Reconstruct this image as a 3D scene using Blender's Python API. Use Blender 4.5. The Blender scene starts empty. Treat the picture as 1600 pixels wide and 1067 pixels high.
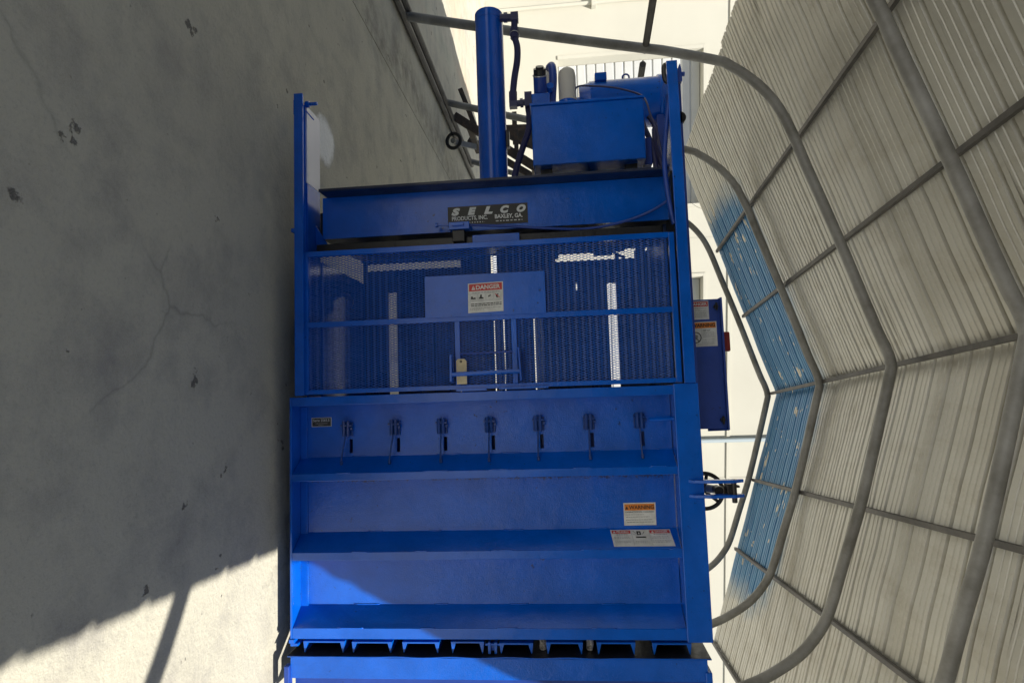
import bpy, math, random
from mathutils import Vector, Matrix
random.seed(7)
S = bpy.context.scene
COL = S.collection

# The machine lies on its left side on a concrete yard: what is "right" in the
# photograph is up in the world.  Geometry below is written in the machine's own
# axes (u right, v away from the camera, w towards its top), in metres.
GU = -1.09                                        # the ground, in u
def Wd(u, v, w): return Vector((-w, v, u - GU))
def Wdir(u, v, w): return Vector((-w, v, u))
ROT = (0, -math.pi / 2, 0)

# ------------------------------------------------------------------ camera
cam = bpy.data.cameras.new('camera'); camo = bpy.data.objects.new('camera', cam); COL.objects.link(camo)
R_, U_, F_ = Wdir(0.99558, 0.08763, -0.03375), Wdir(0.04045, -0.0758, 0.9963), Wdir(-0.08475, 0.99326, 0.07901)
M = Matrix(((R_.x, U_.x, -F_.x, 0), (R_.y, U_.y, -F_.y, 0), (R_.z, U_.z, -F_.z, 0), (0, 0, 0, 1)))
camo.matrix_world = Matrix.Translation(Wd(0.3648, -2.7531, 0.0183)) @ M
cam.sensor_width = 36; cam.lens = 36 * 887.2 / 1600; cam.clip_start = .05; cam.clip_end = 2000
S.camera = camo

# ------------------------------------------------------------------ sky and sun
SUN = Wdir(1.0, -0.58, -0.43).normalized()
elev = math.asin(SUN.z)
wd = bpy.data.worlds.new('World'); S.world = wd; wd.use_nodes = True
nt = wd.node_tree; bg = nt.nodes['Background']
sky = nt.nodes.new('ShaderNodeTexSky'); sky.sky_type = 'NISHITA'; sky.sun_disc = False
sky.sun_elevation = elev; sky.sun_rotation = math.atan2(SUN.x, SUN.y)
nt.links.new(sky.outputs[0], bg.inputs[0]); bg.inputs[1].default_value = 0.06
sl = bpy.data.lights.new('sun', 'SUN'); sl.energy = 4.3; sl.angle = math.radians(.53); sl.color = (1, .95, .87)
so = bpy.data.objects.new('sun', sl); COL.objects.link(so); so.rotation_euler = SUN.to_track_quat('Z', 'Y').to_euler()
vs = S.view_settings; vs.view_transform = 'Standard'; vs.look = 'None'; vs.exposure = 0.84; vs.gamma = 1
S.render.engine = 'CYCLES'
S.cycles.max_bounces = 10; S.cycles.diffuse_bounces = 5; S.cycles.glossy_bounces = 5

# ------------------------------------------------------------------ materials
def N(nt, t, **kw):
    n = nt.nodes.new(t)
    for k, v in kw.items():
        if k in n.inputs: n.inputs[k].default_value = v
        else: setattr(n, k, v)
    return n
def base_mat(name, col, rough=.5, metal=0, spec=.5):
    m = bpy.data.materials.new(name); m.use_nodes = True
    b = m.node_tree.nodes['Principled BSDF']
    b.inputs['Base Color'].default_value = (*col, 1); b.inputs['Roughness'].default_value = rough
    b.inputs['Metallic'].default_value = metal; b.inputs['Specular IOR Level'].default_value = spec
    return m, m.node_tree, b
def ramp(nt, src, p0, p1, c0=(0, 0, 0, 1), c1=(1, 1, 1, 1)):
    r = nt.nodes.new('ShaderNodeValToRGB'); e = r.color_ramp.elements
    e[0].position, e[1].position, e[0].color, e[1].color = p0, p1, c0, c1
    nt.links.new(src, r.inputs[0]); return r.outputs[0]
def mix(nt, fac, a, b):
    m = nt.nodes.new('ShaderNodeMix'); m.data_type = 'RGBA'
    if isinstance(fac, float): m.inputs[0].default_value = fac
    else: nt.links.new(fac, m.inputs[0])
    for s, x in ((m.inputs[6], a), (m.inputs[7], b)):
        if isinstance(x, tuple): s.default_value = (*x, 1) if len(x) == 3 else x
        else: nt.links.new(x, s)
    return m.outputs[2]
def noise(nt, scale, detail=4, rough=.55, vec=None, stretch=None):
    n = N(nt, 'ShaderNodeTexNoise', Scale=scale, Detail=detail, Roughness=rough)
    if vec is None:
        vec = nt.nodes.new('ShaderNodeTexCoord').outputs['Object']
    if stretch:
        mp = nt.nodes.new('ShaderNodeMapping'); mp.inputs['Scale'].default_value = stretch
        nt.links.new(vec, mp.inputs[0]); vec = mp.outputs[0]
    nt.links.new(vec, n.inputs['Vector']); return n.outputs['Fac']
def bump(nt, b, h, strength, dist=.01):
    n = nt.nodes.new('ShaderNodeBump'); n.inputs['Strength'].default_value = strength; n.inputs['Distance'].default_value = dist
    nt.links.new(h, n.inputs['Height']); nt.links.new(n.outputs[0], b.inputs['Normal'])
def mathn(nt, op, a, b=None, clamp=False):
    n = nt.nodes.new('ShaderNodeMath'); n.operation = op; n.use_clamp = clamp
    for i, x in enumerate((a, b)):
        if x is None: continue
        if isinstance(x, (int, float)): n.inputs[i].default_value = x
        else: nt.links.new(x, n.inputs[i])
    return n.outputs[0]

def paint(name, col, r0, r1, orange=.12, speck=True, scale=3.0, tops=()):
    m, nt, b = base_mat(name, col, .3, 0, .58)
    big = mathn(nt, 'ADD', mathn(nt, 'MULTIPLY', noise(nt, scale, 5, .6), .8), mathn(nt, 'MULTIPLY', noise(nt, 85, 3, .6), .2))
    r = nt.nodes.new('ShaderNodeMapRange'); nt.links.new(big, r.inputs[0])
    r.inputs[1].default_value, r.inputs[2].default_value, r.inputs[3].default_value, r.inputs[4].default_value = .45, .55, r0, r1
    nt.links.new(r.outputs[0], b.inputs['Roughness'])
    dark = tuple(c * .62 for c in col); lite = tuple(min(1, c * 1.12 + .004) for c in col)
    c = mix(nt, ramp(nt, noise(nt, 5, 6, .65), .35, .7), dark, lite)
    c = mix(nt, .45, c, (*col,))
    if speck:
        sp = ramp(nt, noise(nt, 42, 5, .7), .64, .70)
        area = ramp(nt, noise(nt, 2.2, 3, .5), .47, .57)
        c = mix(nt, mathn(nt, 'MULTIPLY', sp, area), c, (.006, .012, .035))
        chip = ramp(nt, noise(nt, 26, 6, .75), .74, .76)
        c = mix(nt, mathn(nt, 'MULTIPLY', chip, .5), c, (.10, .16, .34))
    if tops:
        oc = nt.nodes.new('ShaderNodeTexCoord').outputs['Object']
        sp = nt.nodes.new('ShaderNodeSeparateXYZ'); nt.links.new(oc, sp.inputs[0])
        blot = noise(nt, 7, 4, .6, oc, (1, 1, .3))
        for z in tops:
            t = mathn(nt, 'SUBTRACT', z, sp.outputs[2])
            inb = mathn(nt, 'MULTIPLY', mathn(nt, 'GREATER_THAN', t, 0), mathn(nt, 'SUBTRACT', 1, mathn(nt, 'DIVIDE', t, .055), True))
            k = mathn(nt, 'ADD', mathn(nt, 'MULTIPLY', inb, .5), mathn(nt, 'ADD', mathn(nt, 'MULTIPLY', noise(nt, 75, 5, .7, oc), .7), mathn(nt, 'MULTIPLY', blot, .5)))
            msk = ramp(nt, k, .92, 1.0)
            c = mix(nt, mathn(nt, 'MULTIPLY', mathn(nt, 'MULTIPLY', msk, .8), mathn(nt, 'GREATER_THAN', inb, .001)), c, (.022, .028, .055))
    nt.links.new(c, b.inputs['Base Color'])
    h = mathn(nt, 'ADD', noise(nt, 160, 3, .6), mathn(nt, 'MULTIPLY', noise(nt, 9, 3, .5), 2.6))
    bump(nt, b, h, orange, .004)
    return m
BLUE = paint('blue_machine_paint', (.0005, .110, .60), .08, .2, .2)
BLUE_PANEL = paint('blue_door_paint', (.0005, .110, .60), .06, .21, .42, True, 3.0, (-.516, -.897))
BLUE_DULL = paint('blue_dull_paint', (.010, .055, .34), .34, .5, .2)
BLUE_CYL = paint('blue_cylinder_paint', (.001, .092, .55), .14, .2, .03, False)
MESHB = paint('blue_mesh_paint', (.003, .10, .54), .3, .42, .05, False)
NAVY = paint('navy_hose_rubber', (.02, .022, .10), .4, .5, .05, False)
SHADEBLUE = paint('flange_shade_blue', (.003, .010, .045), .3, .5, .1, False)  # shade under the front flange is put into its colour
LATCH = paint('navy_latch_paint', (.004, .045, .24), .2, .4, .1, False)
INNER = paint('shaded_chamber_blue', (.006, .028, .12), .22, .42, .15, True)  # the gloom inside the chamber is put into this dark blue
BLACK, _nt, _b = base_mat('greasy_steel_and_shade', (.012, .012, .014), .32)  # black steel; on the floor plate and right post web it stands for shade
bump(_nt, _b, noise(_nt, 30, 4), .25)
RUBBER, _, _ = base_mat('black_rubber', (.018, .018, .018), .65)
GREYF, _nt, _b = base_mat('grey_filter_paint', (.62, .60, .54), .45)
STEEL, _nt, _b = base_mat('bare_steel', (.45, .45, .45), .35, .8)
RUST, _nt, _b = base_mat('rusty_dark_steel', (.055, .042, .035), .7)
nt2 = _nt; nt2.links.new(mix(nt2, ramp(nt2, noise(nt2, 12, 5), .4, .7), (.03, .026, .025), (.10, .065, .045)), _b.inputs['Base Color'])
TAG, _nt, _b = base_mat('manila_card', (.72, .60, .37), .8)
_nt.links.new(mix(_nt, ramp(_nt, noise(_nt, 40, 5), .4, .75), (.74, .63, .40), (.60, .50, .30)), _b.inputs['Base Color'])
WHITE, _nt, _b = base_mat('label_white', (.68, .68, .64), .4)
_nt.links.new(mix(_nt, ramp(_nt, noise(_nt, 30, 5), .35, .75), (.74, .74, .70), (.55, .55, .51)), _b.inputs['Base Color'])
RED, _, _ = base_mat('label_red', (.52, .035, .03), .4)
ORANGE, _, _ = base_mat('label_orange', (.70, .22, .03), .4)
INK, _, _ = base_mat('label_black_ink', (.015, .015, .015), .4)
GREYINK, _, _ = base_mat('label_fine_print', (.30, .30, .29), .5)
PLATEBLK, _nt, _b = base_mat('nameplate_black', (.022, .022, .021), .42)
SILVER, _, _ = base_mat('nameplate_silver', (.62, .64, .64), .35)
PALE, _nt, _b = base_mat('pale_glare', (.75, .74, .80), .18)  # bright reflection put into a pale colour
REDKNOB, _, _ = base_mat('red_plastic', (.22, .02, .02), .35)
LIGHTGREY, _nt, _b = base_mat('mottled_light_grey', (.5, .47, .42), .8)
_nt.links.new(mix(_nt, ramp(_nt, noise(_nt, 60, 5, .7), .4, .62), (.62, .58, .52), (.10, .09, .08)), _b.inputs['Base Color'])
TIMBER, _nt, _b = base_mat('timber', (.25, .17, .10), .8)
_nt.links.new(mix(_nt, ramp(_nt, noise(_nt, 6, 6, .6, None, (1, 14, 14)), .3, .7), (.16, .10, .06), (.34, .24, .14)), _b.inputs['Base Color'])

GALV, _nt, _b = base_mat('galvanised_tube', (.26, .26, .25), .55, .15)
_nt.links.new(mix(_nt, ramp(_nt, noise(_nt, 3, 6, .65), .3, .72), (.33, .33, .32), (.15, .145, .13)), _b.inputs['Base Color'])
bump(_nt, _b, noise(_nt, 60, 3), .1)
DARKTUBE, _nt, _b = base_mat('dark_weathered_tube', (.05, .048, .045), .5, .2)
_nt.links.new(mix(_nt, ramp(_nt, noise(_nt, 4, 6, .65), .35, .72), (.045, .043, .042), (.13, .12, .11)), _b.inputs['Base Color'])

def sheet_mat():
    m, nt, b = base_mat('weathered_sheet_metal', (.5, .48, .42), .40, .45)
    oc = nt.nodes.new('ShaderNodeTexCoord').outputs['Object']
    c = mix(nt, ramp(nt, noise(nt, .7, 6, .6, oc), .32, .7), (.55, .54, .49), (.42, .405, .355))
    c = mix(nt, mathn(nt, 'MULTIPLY', ramp(nt, noise(nt, 2.6, 7, .72, oc, (1, .6, 1.6)), .5, .78), .55), c, (.33, .29, .22))
    c = mix(nt, mathn(nt, 'MULTIPLY', ramp(nt, noise(nt, 22, 5, .7, oc), .62, .8), .5), c, (.24, .17, .11))
    # a band of old blue paint, peeling in flakes, on the sheets near the far end
    att = nt.nodes.new('ShaderNodeAttribute'); att.attribute_name = 'bluepaint'
    edge = mathn(nt, 'ADD', att.outputs['Fac'], mathn(nt, 'MULTIPLY', mathn(nt, 'SUBTRACT', noise(nt, 2.2, 5, .6, oc), .5), .6))
    msk = ramp(nt, edge, .30, .72)
    flake = ramp(nt, noise(nt, 4.6, 4, .55, oc, (1, 1.6, .8)), .64, .652)
    blue = mix(nt, ramp(nt, noise(nt, 2.5, 5, .6, oc, (1, 6, 1)), .3, .7), (.02, .13, .30), (.06, .22, .40))
    blue = mix(nt, flake, blue, (.55, .50, .40))
    nt.links.new(mix(nt, msk, c, blue), b.inputs['Base Color'])
    bump(nt, b, noise(nt, 40, 4), .08)
    return m
SHEET = sheet_mat()

def concrete():
    m, nt, b = base_mat('stained_concrete', (.4, .39, .34), .85, 0, .3)
    oc = nt.nodes.new('ShaderNodeTexCoord').outputs['Object']
    c = mix(nt, ramp(nt, noise(nt, .55, 7, .62, oc), .32, .7), (.44, .42, .34), (.53, .505, .40))
    c = mix(nt, ramp(nt, noise(nt, 3.2, 7, .68, oc), .46, .74), c, (.30, .285, .25))
    c = mix(nt, mathn(nt, 'MULTIPLY', ramp(nt, noise(nt, 70, 4, .7, oc), .5, .8), .35), c, (.20, .195, .175))
    # dark pits and spalls
    pit = ramp(nt, noise(nt, 5.5, 5, .62, oc), .672, .695)
    c = mix(nt, mathn(nt, 'MULTIPLY', pit, .85), c, (.06, .055, .05))
    fp = ramp(nt, noise(nt, 17, 4, .6, oc), .69, .73)
    c = mix(nt, mathn(nt, 'MULTIPLY', fp, .55), c, (.09, .085, .08))
    gr = ramp(nt, noise(nt, 220, 3, .8, oc), .42, .62)
    c = mix(nt, mathn(nt, 'MULTIPLY', gr, .18), c, (.62, .60, .53))
    # hairline cracks
    wob = nt.nodes.new('ShaderNodeVectorMath'); wob.operation = 'ADD'
    wn = N(nt, 'ShaderNodeTexNoise', Scale=1.7, Detail=5); nt.links.new(oc, wn.inputs['Vector'])
    wsc = nt.nodes.new('ShaderNodeVectorMath'); wsc.operation = 'SCALE'; wsc.inputs[3].default_value = .7
    nt.links.new(wn.outputs['Color'], wsc.inputs[0]); nt.links.new(oc, wob.inputs[0]); nt.links.new(wsc.outputs[0], wob.inputs[1])
    vo = N(nt, 'ShaderNodeTexVoronoi', Scale=.42); vo.feature = 'DISTANCE_TO_EDGE'; nt.links.new(wob.outputs[0], vo.inputs['Vector'])
    crk = mathn(nt, 'MULTIPLY', ramp(nt, vo.outputs['Distance'], .0015, .005, (1, 1, 1, 1), (0, 0, 0, 1)), ramp(nt, noise(nt, .8, 3, .5, oc), .48, .6))
    c = mix(nt, mathn(nt, 'MULTIPLY', crk, .35), c, (.10, .095, .09))
    sc = ramp(nt, noise(nt, 2.1, 6, .6, oc, (1, .35, 1.2)), .66, .70)
    c = mix(nt, mathn(nt, 'MULTIPLY', sc, .45), c, (.13, .125, .115))
    # spilled oil near the slab joint
    sep = nt.nodes.new('ShaderNodeSeparateXYZ'); nt.links.new(oc, sep.inputs[0])
    wv = mathn(nt, 'ADD', sep.outputs[2], mathn(nt, 'MULTIPLY', mathn(nt, 'SUBTRACT', noise(nt, .9, 4, .6, oc), .5), 1.1))
    d = mathn(nt, 'ABSOLUTE', mathn(nt, 'SUBTRACT', wv, 3.15))
    band = mathn(nt, 'MULTIPLY', ramp(nt, d, .05, .34, (1, 1, 1, 1), (0, 0, 0, 1)), ramp(nt, noise(nt, 5, 6, .7, oc), .35, .7))
    c = mix(nt, mathn(nt, 'MULTIPLY', band, .8), c, (.10, .095, .085))
    # faint ochre and green run-off outside the shed
    out = ramp(nt, sep.outputs[2], .02, .03)
    och = ramp(nt, noise(nt, .8, 5, .6, oc, (1, .35, 1)), .5, .72)
    far = nt.nodes.new('ShaderNodeMapRange'); nt.links.new(sep.outputs[2], far.inputs[0])
    far.inputs[1].default_value, far.inputs[2].default_value = 4.2, 4.8
    c = mix(nt, mathn(nt, 'MULTIPLY', mathn(nt, 'MULTIPLY', och, far.outputs[0]), .6), c, (.50, .33, .20))
    grn = ramp(nt, noise(nt, 1.1, 5, .6, oc, (1, .3, 1)), .52, .74)
    c = mix(nt, mathn(nt, 'MULTIPLY', mathn(nt, 'MULTIPLY', grn, far.outputs[0]), .35), c, (.36, .42, .30))
    # white spray-paint patch beside the machine
    def ell(v0, w0, a, bb, rot):
        mp = nt.nodes.new('ShaderNodeMapping'); mp.vector_type = 'TEXTURE'
        mp.inputs['Location'].default_value = (0, v0, w0); mp.inputs['Rotation'].default_value = (rot, 0, 0); mp.inputs['Scale'].default_value = (1, a, bb)
        nt.links.new(oc, mp.inputs[0])
        s2 = nt.nodes.new('ShaderNodeSeparateXYZ'); nt.links.new(mp.outputs[0], s2.inputs[0])
        q = mathn(nt, 'ADD', mathn(nt, 'POWER', mathn(nt, 'ABSOLUTE', s2.outputs[1]), 2), mathn(nt, 'POWER', mathn(nt, 'ABSOLUTE', s2.outputs[2]), 2))
        return q
    q = mathn(nt, 'ADD', ell(.66, 1.63, .185, .17, 0), mathn(nt, 'MULTIPLY', mathn(nt, 'SUBTRACT', noise(nt, 8, 6, .75, oc), .5), 1.5))
    sp = ramp(nt, q, .45, 1.05, (1, 1, 1, 1), (0, 0, 0, 1))
    grain = ramp(nt, noise(nt, 160, 3, .7, oc), .25, .6)
    halo = ramp(nt, q, .95, 1.5, (1, 1, 1, 1), (0, 0, 0, 1))
    c = mix(nt, mathn(nt, 'MULTIPLY', halo, .3), c, (.2, .2, .19))
    c = mix(nt, mathn(nt, 'MULTIPLY', sp, mathn(nt, 'ADD', mathn(nt, 'MULTIPLY', grain, .3), .7)), c, (.95, .955, .93))
    nt.links.new(c, b.inputs['Base Color'])
    h = mathn(nt, 'ADD', noise(nt, 3.5, 6, .6, oc), mathn(nt, 'MULTIPLY', noise(nt, 45, 5, .7, oc), .35))
    h = mathn(nt, 'SUBTRACT', h, mathn(nt, 'MULTIPLY', pit, .6))
    bump(nt, b, h, .55, .03)
    return m
CONC = concrete()
GROUNDM, _nt, _b = base_mat('yard_concrete_far', (.44, .42, .36), .9, 0, .2)
_nt.links.new(mix(_nt, ramp(_nt, noise(_nt, .2, 6, .65), .3, .72), (.44, .455, .47), (.36, .375, .39)), _b.inputs['Base Color'])
CREAM, _nt, _b = base_mat('cream_wall_paint', (.5, .48, .41), .8, 0, .2)
_nt.links.new(mix(_nt, ramp(_nt, noise(_nt, .5, 5, .6), .3, .75), (.54, .525, .445), (.49, .475, .40)), _b.inputs['Base Color'])
DOORW, _nt, _b = base_mat('white_door_paint', (.72, .73, .72), .5)
_nt.links.new(mix(_nt, ramp(_nt, noise(_nt, 1.5, 4), .35, .7), (.54, .55, .54), (.48, .49, .48)), _b.inputs['Base Color'])
PIPEB, _, _ = base_mat('blue_grey_pipe', (.36, .42, .44), .5)

# ------------------------------------------------------------------ mesh building
ORG = {}
class MB:
    def __init__(s): s.v = []; s.f = []; s.m = []; s.cur = 0
    def add(s, vs, fs):
        o = len(s.v); s.v += [tuple(p) for p in vs]; s.f += [tuple(i + o for i in f) for f in fs]; s.m += [s.cur] * len(fs); return s
    def box(s, u0, u1, v0, v1, w0, w1):
        p = [(u, v, w) for u in (u0, u1) for v in (v0, v1) for w in (w0, w1)]
        return s.add(p, [(0, 1, 3, 2), (4, 6, 7, 5), (0, 4, 5, 1), (2, 3, 7, 6), (0, 2, 6, 4), (1, 5, 7, 3)])
    def prism(s, poly, axis, a, b):
        # poly in the two remaining axes (order u,v,w without the axis)
        def P(q, t):
            q = list(q); q.insert(axis, t); return q
        n = len(poly)
        vs = [P(q, a) for q in poly] + [P(q, b) for q in poly]
        fs = [tuple(range(n - 1, -1, -1)), tuple(range(n, 2 * n))] + [(i, (i + 1) % n, n + (i + 1) % n, n + i) for i in range(n)]
        return s.add(vs, fs)
    def tube(s, pts, r, n=10, caps=True, r2=None):
        P = [Vector(p) for p in pts]; k = len(P)
        t0 = (P[1] - P[0]).normalized()
        a = t0.orthogonal().normalized(); rings = []; vs = []
        for i in range(k):
            t = (P[min(i + 1, k - 1)] - P[max(i - 1, 0)]).normalized()
            a = (a - t * a.dot(t)).normalized(); b = t.cross(a)
            rr = r if r2 is None else r + (r2 - r) * i / (k - 1)
            if isinstance(r, (list, tuple)): rr = r[i]
            vs += [P[i] + (a * math.cos(2 * math.pi * j / n) + b * math.sin(2 * math.pi * j / n)) * rr for j in range(n)]
        fs = [(i * n + j, i * n + (j + 1) % n, (i + 1) * n + (j + 1) % n, (i + 1) * n + j) for i in range(k - 1) for j in range(n)]
        if caps: fs += [tuple(range(n - 1, -1, -1)), tuple(range((k - 1) * n, k * n))]
        return s.add(vs, fs)
    def cyl(s, p0, p1, r, n=20, r2=None): return s.tube([p0, p1], r, n, True, r2)
    def ring(s, c, axis, R, r, n=32, k=8):
        pts = []
        c = Vector(c); ax = Vector(axis).normalized(); a = ax.orthogonal().normalized(); b = ax.cross(a)
        vs = []
        for i in range(n):
            t = 2 * math.pi * i / n; d = a * math.cos(t) + b * math.sin(t)
            for j in range(k):
                q = 2 * math.pi * j / k; vs.append(c + d * (R + r * math.cos(q)) + ax * r * math.sin(q))
        return s.add(vs, [(i * k + j, i * k + (j + 1) % k, ((i + 1) % n) * k + (j + 1) % k, ((i + 1) % n) * k + j) for i in range(n) for j in range(k)])
    def beam(s, p0, p1, wd, th, ref=(0, 1, 0)):
        p0, p1 = Vector(p0), Vector(p1); t = (p1 - p0).normalized(); n = Vector(ref); n = (n - t * n.dot(t)).normalized(); b = t.cross(n)
        vs = [p + b * x * wd / 2 + n * y * th / 2 for p in (p0, p1) for x, y in ((-1, -1), (1, -1), (1, 1), (-1, 1))]
        return s.add(vs, [(3, 2, 1, 0), (4, 5, 6, 7), (0, 1, 5, 4), (1, 2, 6, 5), (2, 3, 7, 6), (3, 0, 4, 7)])
    def holed(s, u0, u1, w0, w1, v0, v1, holes):
        us = sorted({u0, u1, *[h[i] for h in holes for i in (0, 1)]}); ws = sorted({w0, w1, *[h[i] for h in holes for i in (2, 3)]})
        us = [x for x in us if u0 <= x <= u1]; ws = [x for x in ws if w0 <= x <= w1]
        def hole(i, j):
            if i < 0 or j < 0 or i >= len(us) - 1 or j >= len(ws) - 1: return True
            a, b = (us[i] + us[i + 1]) / 2, (ws[j] + ws[j + 1]) / 2
            return any(h[0] < a < h[1] and h[2] < b < h[3] for h in holes)
        for i in range(len(us) - 1):
            for j in range(len(ws) - 1):
                if hole(i, j): continue
                a, b, c, d = us[i], us[i + 1], ws[j], ws[j + 1]
                s.add([(a, v0, c), (b, v0, c), (b, v0, d), (a, v0, d), (a, v1, c), (b, v1, c), (b, v1, d), (a, v1, d)],
                      [(0, 1, 2, 3), (7, 6, 5, 4)] + ([(0, 3, 7, 4)] if hole(i - 1, j) else []) + ([(1, 5, 6, 2)] if hole(i + 1, j) else [])
                      + ([(0, 4, 5, 1)] if hole(i, j - 1) else []) + ([(3, 2, 6, 7)] if hole(i, j + 1) else []))
        return s
    def build(s, name, mats, parent=None, bevel=0, smooth=False, org=None):
        if not isinstance(mats, (list, tuple)): mats = [mats]
        o3 = ORG[parent.name] if parent else (org or (0, 0, 0))
        me = bpy.data.meshes.new(name)
        me.from_pydata([(p[0] - o3[0], p[1] - o3[1], p[2] - o3[2]) for p in s.v], [], s.f)
        for m in mats: me.materials.append(m)
        if len(mats) > 1: me.polygons.foreach_set('material_index', s.m)
        if smooth is True: me.polygons.foreach_set('use_smooth', [True] * len(me.polygons))
        me.update()
        ob = bpy.data.objects.new(name, me); COL.objects.link(ob)
        if smooth == 'auto':
            me.polygons.foreach_set('use_smooth', [True] * len(me.polygons)); me.set_sharp_from_angle(angle=math.radians(35))
        if parent: ob.parent = parent
        else: ob.rotation_euler = ROT; ob.location = Wd(*o3)
        ORG[ob.name] = o3
        if bevel:
            b = ob.modifiers.new('edge', 'BEVEL'); b.width = bevel; b.segments = 2; b.limit_method = 'ANGLE'; b.angle_limit = math.radians(40); b.harden_normals = False
        return ob
def thing(name, label, cat, org, group=None):
    o = bpy.data.objects.new(name, None); COL.objects.link(o); o.empty_display_size = .2
    o.location = Wd(*org); o.rotation_euler = ROT; ORG[o.name] = org
    return tag(o, label, cat, group)
def tag(o, label, cat=None, group=None, kind=None):
    if label: o['label'] = label
    if cat: o['category'] = cat
    if group: o['group'] = group
    if kind: o['kind'] = kind
    return o
def smoothpath(pts, k=6):
    P = [Vector(p) for p in pts]; out = []
    for i in range(len(P) - 1):
        a, b, c, d = P[max(i - 1, 0)], P[i], P[i + 1], P[min(i + 2, len(P) - 1)]
        for j in range(k):
            t = j / k
            out.append(.5 * ((2 * b) + (-a + c) * t + (2 * a - 5 * b + 4 * c - d) * t * t + (-a + 3 * b - 3 * c + d) * t ** 3))
    out.append(P[-1]); return out
_tc = {}
def text_polys(txt, bold=0.0, shear=0.0, spacing=1.0):
    key = (txt, bold, shear, spacing)
    if key not in _tc:
        cu = bpy.data.curves.new('lettering', 'FONT'); cu.body = txt; cu.offset = bold; cu.shear = shear; cu.space_character = spacing; cu.resolution_u = 3
        ob = bpy.data.objects.new('lettering', cu); me = bpy.data.meshes.new_from_object(ob)
        vs = [(v.co.x, v.co.y) for v in me.vertices]; fs = [tuple(p.vertices) for p in me.polygons]
        x0, x1 = min(v[0] for v in vs), max(v[0] for v in vs); y0, y1 = min(v[1] for v in vs), max(v[1] for v in vs)
        _tc[key] = ([((x - x0) / (x1 - x0), (y - y0) / (y1 - y0)) for x, y in vs], fs)
        bpy.data.meshes.remove(me); bpy.data.objects.remove(ob); bpy.data.curves.remove(cu)
    return _tc[key]
class Decal:
    # a printed sheet: s across 0..1, t up 0..1, laid on the plane through o with edges a (across) and b (up)
    def __init__(d, o, a, b, th=.0012):
        d.o, d.a, d.b = Vector(o), Vector(a), Vector(b); d.n = d.a.cross(d.b).normalized(); d.mb = MB(); d.th = th
    def P(d, s, t, h): return d.o + d.a * s + d.b * t + d.n * h
    def rect(d, s0, s1, t0, t1, m, lift=1):
        d.mb.cur = m; h = d.th + .0004 * lift
        d.mb.add([d.P(s0, t0, h), d.P(s1, t0, h), d.P(s1, t1, h), d.P(s0, t1, h)], [(0, 1, 2, 3)])
    def poly(d, pts, m, lift=2):
        d.mb.cur = m; h = d.th + .0004 * lift
        d.mb.add([d.P(s, t, h) for s, t in pts], [tuple(range(len(pts)))])
    def sheet(d, m=0):
        d.mb.cur = m
        vs = [d.P(s, t, h) for h in (0.0002, d.th) for s, t in ((0, 0), (1, 0), (1, 1), (0, 1))]
        d.mb.add(vs, [(3, 2, 1, 0), (4, 5, 6, 7), (0, 1, 5, 4), (1, 2, 6, 5), (2, 3, 7, 6), (3, 0, 4, 7)])
    def text(d, txt, s0, s1, t0, t1, m, bold=0, shear=0, spacing=1.0, lift=3):
        vs, fs = text_polys(txt, bold, shear, spacing); d.mb.cur = m; h = d.th + .0004 * lift
        d.mb.add([d.P(s0 + x * (s1 - s0), t0 + y * (t1 - t0), h) for x, y in vs], fs)
    def print_line(d, s0, s1, t, hgt, m, rnd):
        s = s0
        while s < s1:
            l = rnd.uniform(.03, .09) * (s1 - s0) * 1.3; e = min(s + l, s1)
            d.rect(s, e, t, t + hgt, m, 2); s = e + .018
    def build(d, name, parent, mats): return d.mb.build(name, mats, parent)
DM = [WHITE, RED, INK, GREYINK, ORANGE, PLATEBLK, SILVER]
rnd = random.Random(3)

# ================================================================== SETTING
g = MB().add([(GU - .022, -300, -300), (GU - .022, 300, -300), (GU - .022, 300, 300), (GU - .022, -300, 300)], [(0, 1, 2, 3)]).build('ground', GROUNDM, None, org=(GU, 0, 0))
tag(g, None, kind='structure')
for w0, w1 in ((-9.0, 2.948), (2.957, 9.2)):
    MB().box(GU - .02, GU, -4.7, 9.9, w0, w1).build('slab', CONC, g, bevel=.004)

# unseen wooded rise, added to darken the reflections in the gloss paint
HILLM, _nt, _b = base_mat('added_dark_foliage', (.03, .04, .02), .9, 0, .2)
_nt.links.new(mix(_nt, ramp(_nt, noise(_nt, .35, 7, .7), .35, .7), (.012, .018, .009), (.04, .048, .022)), _b.inputs['Base Color'])
m = MB(); rh = random.Random(11); nx, ny = 90, 10; vs = []
for i in range(nx + 1):
    w = -110 + 220 * i / nx
    for j in range(ny + 1):
        t = j / ny; hgt = (17 + 2 * math.sin(w * .11) + 1.3 * math.sin(w * .37 + 1)) * math.sin(math.pi * min(1, t * 1.15) ** .8) if 0 < j < ny else 0
        vs.append((GU - .03 + max(0, hgt + (rh.uniform(-.7, .7) if 0 < j < ny else 0)), -30 - 26 * t + rh.uniform(-.6, .6), w))
m.add(vs, [(i * (ny + 1) + j, (i + 1) * (ny + 1) + j, (i + 1) * (ny + 1) + j + 1, i * (ny + 1) + j + 1) for i in range(nx) for j in range(ny)])
tag(m.build('added_dark_hill', HILLM, None, org=(GU, -40, 0), smooth=True), None, kind='structure')

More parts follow.
